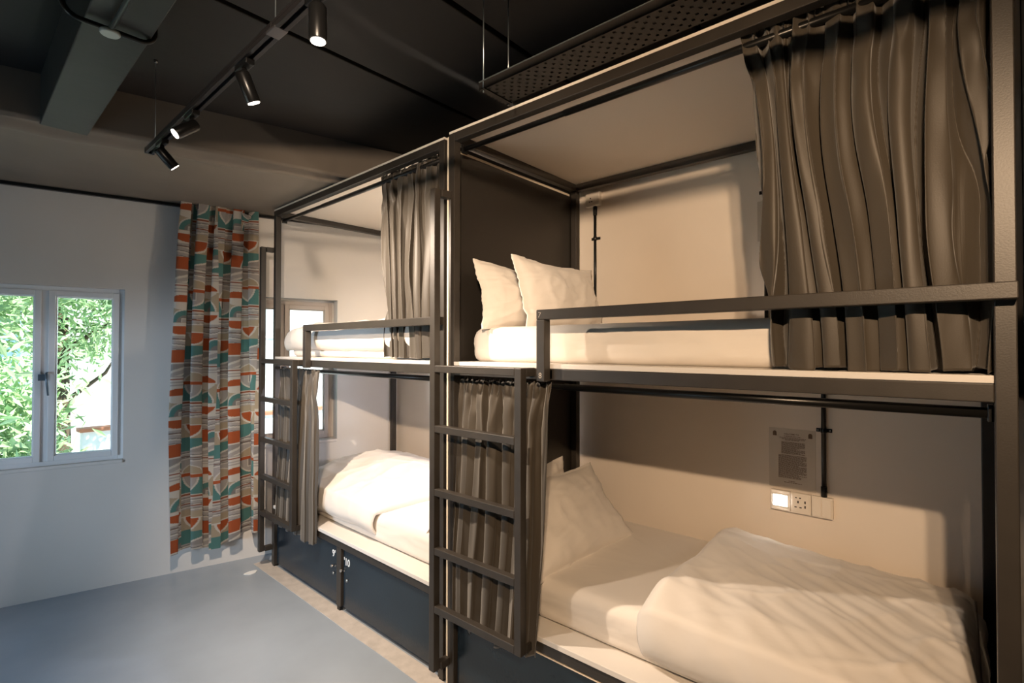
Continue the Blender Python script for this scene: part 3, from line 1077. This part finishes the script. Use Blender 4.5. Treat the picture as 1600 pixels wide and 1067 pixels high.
# added fill lamps to brighten the far bunk, unseen behind curtain and near ladder
for (y, z, lab, c, e) in ((.36, 2.02, 'added fill lamp, unseen on the wall behind the upper curtain of the far bunk', (1, .86, .70), 13), (.22, 1.20, 'added fill lamp, unseen on the wall of the lower level of the far bunk', (.90, .87, 1.0), 20)):
    q = plate_root('added_fill_lamp', y, z, lab, 'lamp')
    BX('plate', (-.028, 0, 0), (-.0005, -.09, .095), M_PLASTIC, q, .003)
    BX('lamp_lens', (-.034, -.012, .022), (-.028, -.078, .074), M_LED, q, .003)
    lamp('added_fill_light', 'AREA', (wx(y) - .04, y - .045, z + .05), (wx(y) - 1.0, y + .35, z + .05), e, c, shape='RECTANGLE', size=.066, size_y=.052)

# upper socket and its conduit in the corner
so = plate_root('wall_socket', -.062, 2.618, 'small white wall socket high in the corner above the pillows', 'socket')
so.location.x -= .022
BX('plate', (-.012, 0, 0), (.0215, -.106, .092), M_PLASTIC, so, .004)
BX('socket_face', (-.0135, -.010, .010), (-.012, -.096, .082), M_PLASTIC, so, .001)
for (dy, z, w, h) in ((.040, .052, .008, .010), (.034, .030, .010, .006), (.050, .030, .010, .006)):
    BX('slot', (-.0142, -dy + w / 2, z - h / 2), (-.0134, -dy - w / 2, z + h / 2), M_HOLE, so)
cd = plate_root('conduit', -.125, 1.80, 'black conduit pipe dropping from the upper corner socket', 'pipe', 'black conduits')
MB().tube([(-.014, 0, 0), (-.014, 0, .818)], .0095, 12).build('pipe', M_BLACK, cd)
MB().tube([(-.014, 0, .76), (-.014, 0, .816)], .0135, 12).build('coupling', M_BLACK, cd)
MB().box((-.006, .034, .598), (-.001, -.034, .616)).tube([(-.014, 0, .596), (-.014, 0, .618)], .013, 12).build('saddle_clip', M_BLACK, cd, .002)
# conduit / card partly hidden by the upper curtain
cd = plate_root('conduit', -1.17, 1.80, 'black conduit clip and card just showing left of the wide grey curtain', 'pipe')
MB().tube([(-.014, 0, 0), (-.014, 0, .9)], .0095, 12).build('pipe', M_BLACK, cd)
BX('saddle_clip', (-.006, .036, .695), (-.001, -.034, .713), M_BLACK, cd, .002)
BX('card', (-.0035, .045, .45), (-.001, -.02, .66), M_PAPER, cd)


# ------------------------------------------------------------------ track lights
def track_pt(y): return Vector((-1.025 - (0.95 - y) * .0226, y, 2.62))


tr = tag(empty('light_track', track_pt(-.5)), 'black ceiling light track hung on thin wires with four spotlights', 'light track')
inv = tr.location.copy()
pa, pb = track_pt(.95) - inv, track_pt(-.43) - inv
pc, pd = track_pt(-.435) - inv, track_pt(-3.2) - inv
for (q0, q1) in ((pa, pb), (pc, pd)):
    m_ = MB()
    w = Vector((.018, 0, 0))
    for (xa, xb, za, zb) in ((-.018, .018, -.004, .008), (-.018, -.006, -.018, -.004), (.006, .018, -.018, -.004)):
        m_.prism8([q0 + Vector((xa, 0, za)), q0 + Vector((xb, 0, za)), q1 + Vector((xb, 0, za)), q1 + Vector((xa, 0, za)),
                   q0 + Vector((xa, 0, zb)), q0 + Vector((xb, 0, zb)), q1 + Vector((xb, 0, zb)), q1 + Vector((xa, 0, zb))])
    m_.build('track_channel', M_TRACK if 'M_TRACK' in globals() else mat('grey_black_track', (.05, .045, .045), .3, .6), tr, .001)
BX('end_cap', pa + Vector((-.019, -.002, -.019)), pa + Vector((.019, .012, .009)), M_BLACK, tr, .002)
BX('joiner', pb + Vector((-.02, -.03, -.0185)), pb + Vector((.02, .03, -.012)), mat('track_joiner', (.2, .18, .18), .3, .8), tr, .002)
for y in (.86, -.42, -1.7):
    p = track_pt(y) - inv
    wo = MB().tube([p + Vector((0, 0, .008)), p + Vector((0, 0, ZC - 2.62))], .0013, 6).build('suspension_wire', M_WIRE, tr)
    MB().tube([p + Vector((0, 0, ZC - 2.62 - .012)), p + Vector((0, 0, ZC - 2.62))], [.006, .009], 10).build('ceiling_cup', M_CHROME, wo)
    MB().tube([p + Vector((0, 0, .006)), p + Vector((0, 0, .022))], .006, 10).build('wire_grip', M_CHROME, wo)


def spot_head(y, aim, lit, label, energy=0, size=60, colour=WARM):
    p = track_pt(y) + Vector((0, 0, -.018))
    t = tag(empty('track_spotlight', p), label, 'spotlight', 'black spotlights on the ceiling track')
    BX('adapter', (-.014, -.045, -.016), (.014, .045, .006), M_BLACK, t, .003)
    MB().tube([(0, 0, -.014), (0, 0, -.045)], .008, 12).build('stem', M_BLACK, t)
    a = Vector(aim).normalized()
    c0 = Vector((0, 0, -.050)) - a * .022
    c1 = c0 + a * .094
    MB().tube([c0, c0 + a * .006, c1 - a * .002, c1], [.019, .0225, .0225, .0215], 28).build('lamp_body', M_BLACK, t)
    MB().tube([c1 - a * .0005, c1 + a * .002], .0185, 28).build('lens', M_LENS if lit else M_LENSO, t)
    if energy:
        w = p + c1 + a * .012
        lamp('track_spot_lamp', 'SPOT', w, w + a, energy, colour, spot_size=R(size), spot_blend=.6, shadow_soft_size=.02)
    return t


spot_head(.745, (.68, -.02, -.72), True, 'black spotlight nearest the end of the track, turned to the far bunk', 270, 115, (1, .80, .62))
spot_head(.335, (-.61, .04, -.50), True, 'black spotlight second from the track end, its bright lens facing the camera', 10, 60)
spot_head(-.19, (.42, .02, -.90), True, 'black spotlight third from the track end, pointing down and away', 55, 80, (1, .82, .66))
spot_head(-.675, (.01, -.02, -1), True, 'large black spotlight pointing straight down with a glowing lens', 12, 60)

# ------------------------------------------------------------------ hanging perforated cable tray
ty0, ty1, tx0, tx1, tz = -.62, -3.4, -.41, -.275, 2.615
ct = tag(empty('cable_tray', (tx0, ty0, tz)), 'black perforated cable tray hung from the ceiling above the near bunk', 'cable tray')
# bottom plate built as a lattice so that the holes are real
tb = MB()
wd = tx1 - tx0; ln_ = ty0 - ty1
rows = 7; pitch = .018
nh = int(ln_ / pitch)
xs = [wd * (k + .5) / rows for k in range(rows)]
hw_ = .0045
prev = 0.0
for k in range(rows + 1):
    a = 0 if k == 0 else xs[k - 1] + hw_
    b = wd if k == rows else xs[k] - hw_
    tb.box((a, 0, 0), (b, -ln_, .0015))
for k in range(rows):
    for q in range(nh):
        if (q + k) % 2 == 0:
            y0 = -q * pitch
            tb.box((xs[k] - hw_, y0 - .009, 0), (xs[k] + hw_, y0 - 2 * pitch, .0015))
tag(tb.build('tray_base', M_TRAY, ct), kind='stuff')
BX('tray_side', (-.0015, 0, 0), (0, -ln_, .032), M_TRAY, ct)
BX('tray_side', (wd, 0, 0), (wd + .0015, -ln_, .032), M_TRAY, ct)
BX('tray_lip', (-.004, 0, .030), (.004, -ln_, .033), M_WIRE, ct)
BX('cross_bar', (-.012, -.012, -.004), (wd + .004, -.034, -.0005), M_TRAY, ct)
for (x, y) in ((0.0, -.02), (wd, -.02), (0.0, -1.5), (wd, -1.5)):
    r_ = MB().tube([(x, y, -.01), (x, y, ZC - tz)], .0022, 8).build('hanger_rod', M_WIRE, ct)
    MB().tube([(x, y, -.004), (x, y, .004)], .007, 6).build('nut', M_CHROME, r_)

# ------------------------------------------------------------------ tubular frame with hub under the dark downstand
fn = tag(empty('pipe_bracket', (-1.319, .226, 2.756)), 'black tube bracket with pale round hub under the dark ceiling downstand', 'ceiling bracket')
zc_ = ZC - 2.756


def corner(xa, sgn, r=.045, n=7):
    return [(xa - sgn * r + sgn * r * math.sin(PI / 2 * k / n), 0, r - r * math.cos(PI / 2 * k / n)) for k in range(n + 1)]


cl = corner(-.124, -1)
cr = corner(.128, 1)
MB().tube([(-.124, 0, zc_)] + cl[::-1] + cr + [(.128, 0, zc_)], .0085, 12).build('tube_frame', M_BLACK, fn)
MB().tube([(0, -.01, -.003), (-.012, -1.6, -.003)], .008, 12).build('centre_tube', mat('grey_tube', (.10, .12, .115), .3, .5), fn)
MB().tube([(0, 0, -.017), (0, 0, -.013), (0, 0, -.006)], [.026, .029, .029], 28).build('hub', M_HUB, fn)

# paper scrap on the floor
sp = MB()
cp = Vector((-.078, 2.10, .0))
ring = [cp + Vector((.045 * math.cos(a) * (1 + .2 * math.sin(3 * a)), .03 * math.sin(a), .004)) for a in [k * PI / 8 for k in range(16)]]
n0 = len(ring)
sp.v = [p - Vector((0, 0, .0035)) for p in ring] + ring
sp.f = [tuple(reversed(range(n0))), tuple(range(n0, 2 * n0))] + [(k, (k + 1) % n0, n0 + (k + 1) % n0, n0 + k) for k in range(n0)]
sp.sm = [False] * len(sp.f)
tag(sp.build('paper_scrap', M_STICK), 'small white paper scrap on the floor beside the far bunk', 'scrap')

# ------------------------------------------------------------------ outside
struct(BX('trim_5', (-30, 2.9, -3.2), (40, 60, -3.0), M_GROUND)).name = 'outdoor_ground'


def tree(label, x, y, z0, z1, rad, nleaf, seed):
    t = tag(empty('tree', (x, y, -3)), label, 'tree', 'leafy trees outside the windows')
    rd = random.Random(seed)
    tb_ = MB().tube([(0, 0, 0), (.08, .05, 2), (.02, 0, z1 + 3 - rad)], [.16, .12, .05], 10)
    for k in range(7):
        a = rd.uniform(0, 2 * PI)
        h = rd.uniform(1.5, z1 + 3 - rad)
        tb_.tube([(.03, 0, h), (math.cos(a) * rad * .5, math.sin(a) * rad * .5, h + .5), (math.cos(a) * rad * .62, math.sin(a) * rad * .62, h + .8)], [.05, .03, .012], 6)
    tb_.build('trunk', M_BARK, t)
    n = nleaf
    rg = np.random.RandomState(seed)
    nc = 90
    cc = rg.normal(size=(nc, 3)); cc /= np.linalg.norm(cc, axis=1)[:, None]
    cc *= (rg.uniform(.35, 1, nc) ** .5)[:, None]
    cc *= np.array([rad, rad, (z1 - z0) / 2]); cc[:, 2] += (z0 + z1) / 2 + 3
    ci = rg.randint(0, nc, n)
    c = cc[ci] + rg.normal(size=(n, 3)) * .22
    ax = rg.normal(size=(n, 3)); ax /= np.linalg.norm(ax, axis=1)[:, None]
    bx = np.cross(ax, rg.normal(size=(n, 3))); bx /= np.linalg.norm(bx, axis=1)[:, None]
    l = rg.uniform(.055, .11, n)[:, None]; w = l * .28
    nn = np.cross(ax, bx)
    V = np.stack([c - ax * l, c + bx * w + nn * w * .2, c + ax * l, c - bx * w + nn * w * .2], 1).reshape(-1, 3)
    me = bpy.data.meshes.new('foliage')
    I = np.arange(n * 4).reshape(n, 4)
    me.from_pydata(V.tolist(), [], I.tolist())
    me.materials.append(M_LEAF)
    o = bpy.data.objects.new('foliage', me); COL.objects.link(o); o.parent = t
    tag(o, kind='stuff')


tree('dense green tree filling the left pane of the left window', -1.95, 6.6, -2.2, 3.4, 1.3, 26000, 1)
tree('lighter tree showing at the top of the right pane of the left window', -.15, 9.6, 1.4, 4.6, 1.3, 9000, 5)
tree('low green tree at the bottom left of the left window', -4.3, 10.2, -2.4, 3.6, 2.0, 18000, 9)
ho = tag(empty('house', (4.6, 14.5, -3)), 'white rendered house bright outside the windows', 'house')
BX('house_wall', (-4.4, 0, 0), (5, 4, 8.5), M_HOUSE, ho)
MB().prism8([(-4.7, -.4, 8.5), (5.3, -.4, 8.5), (5.3, 4.4, 8.5), (-4.7, 4.4, 8.5), (-4.7, 1.8, 10), (5.3, 1.8, 10), (5.3, 2.2, 10), (-4.7, 2.2, 10)]).build('roof', M_ROOF, ho)
for (x, z) in ((-2.5, 5), (.5, 5), (3.2, 5), (-2.5, 1.6), (.5, 1.6)):
    f_ = BX('window', (x, -.05, z), (x + 1.1, .02, z + 1.3), M_HOUSE, ho, .01)
    BX('pane', (x + .08, -.06, z + .08), (x + 1.02, -.045, z + 1.22), mat('pale_pane', (.5, .58, .6), .2), f_)
gw = tag(empty('garden_wall', (.9, 10.5, -3)), 'low pale garden wall beyond the trees', 'wall')
BX('wall_body', (-.6, 0, 0), (7, .2, 3.1), M_HOUSE, gw)
BX('coping', (-.65, -.05, 3.1), (7.05, .25, 3.17), M_ROOF, gw)
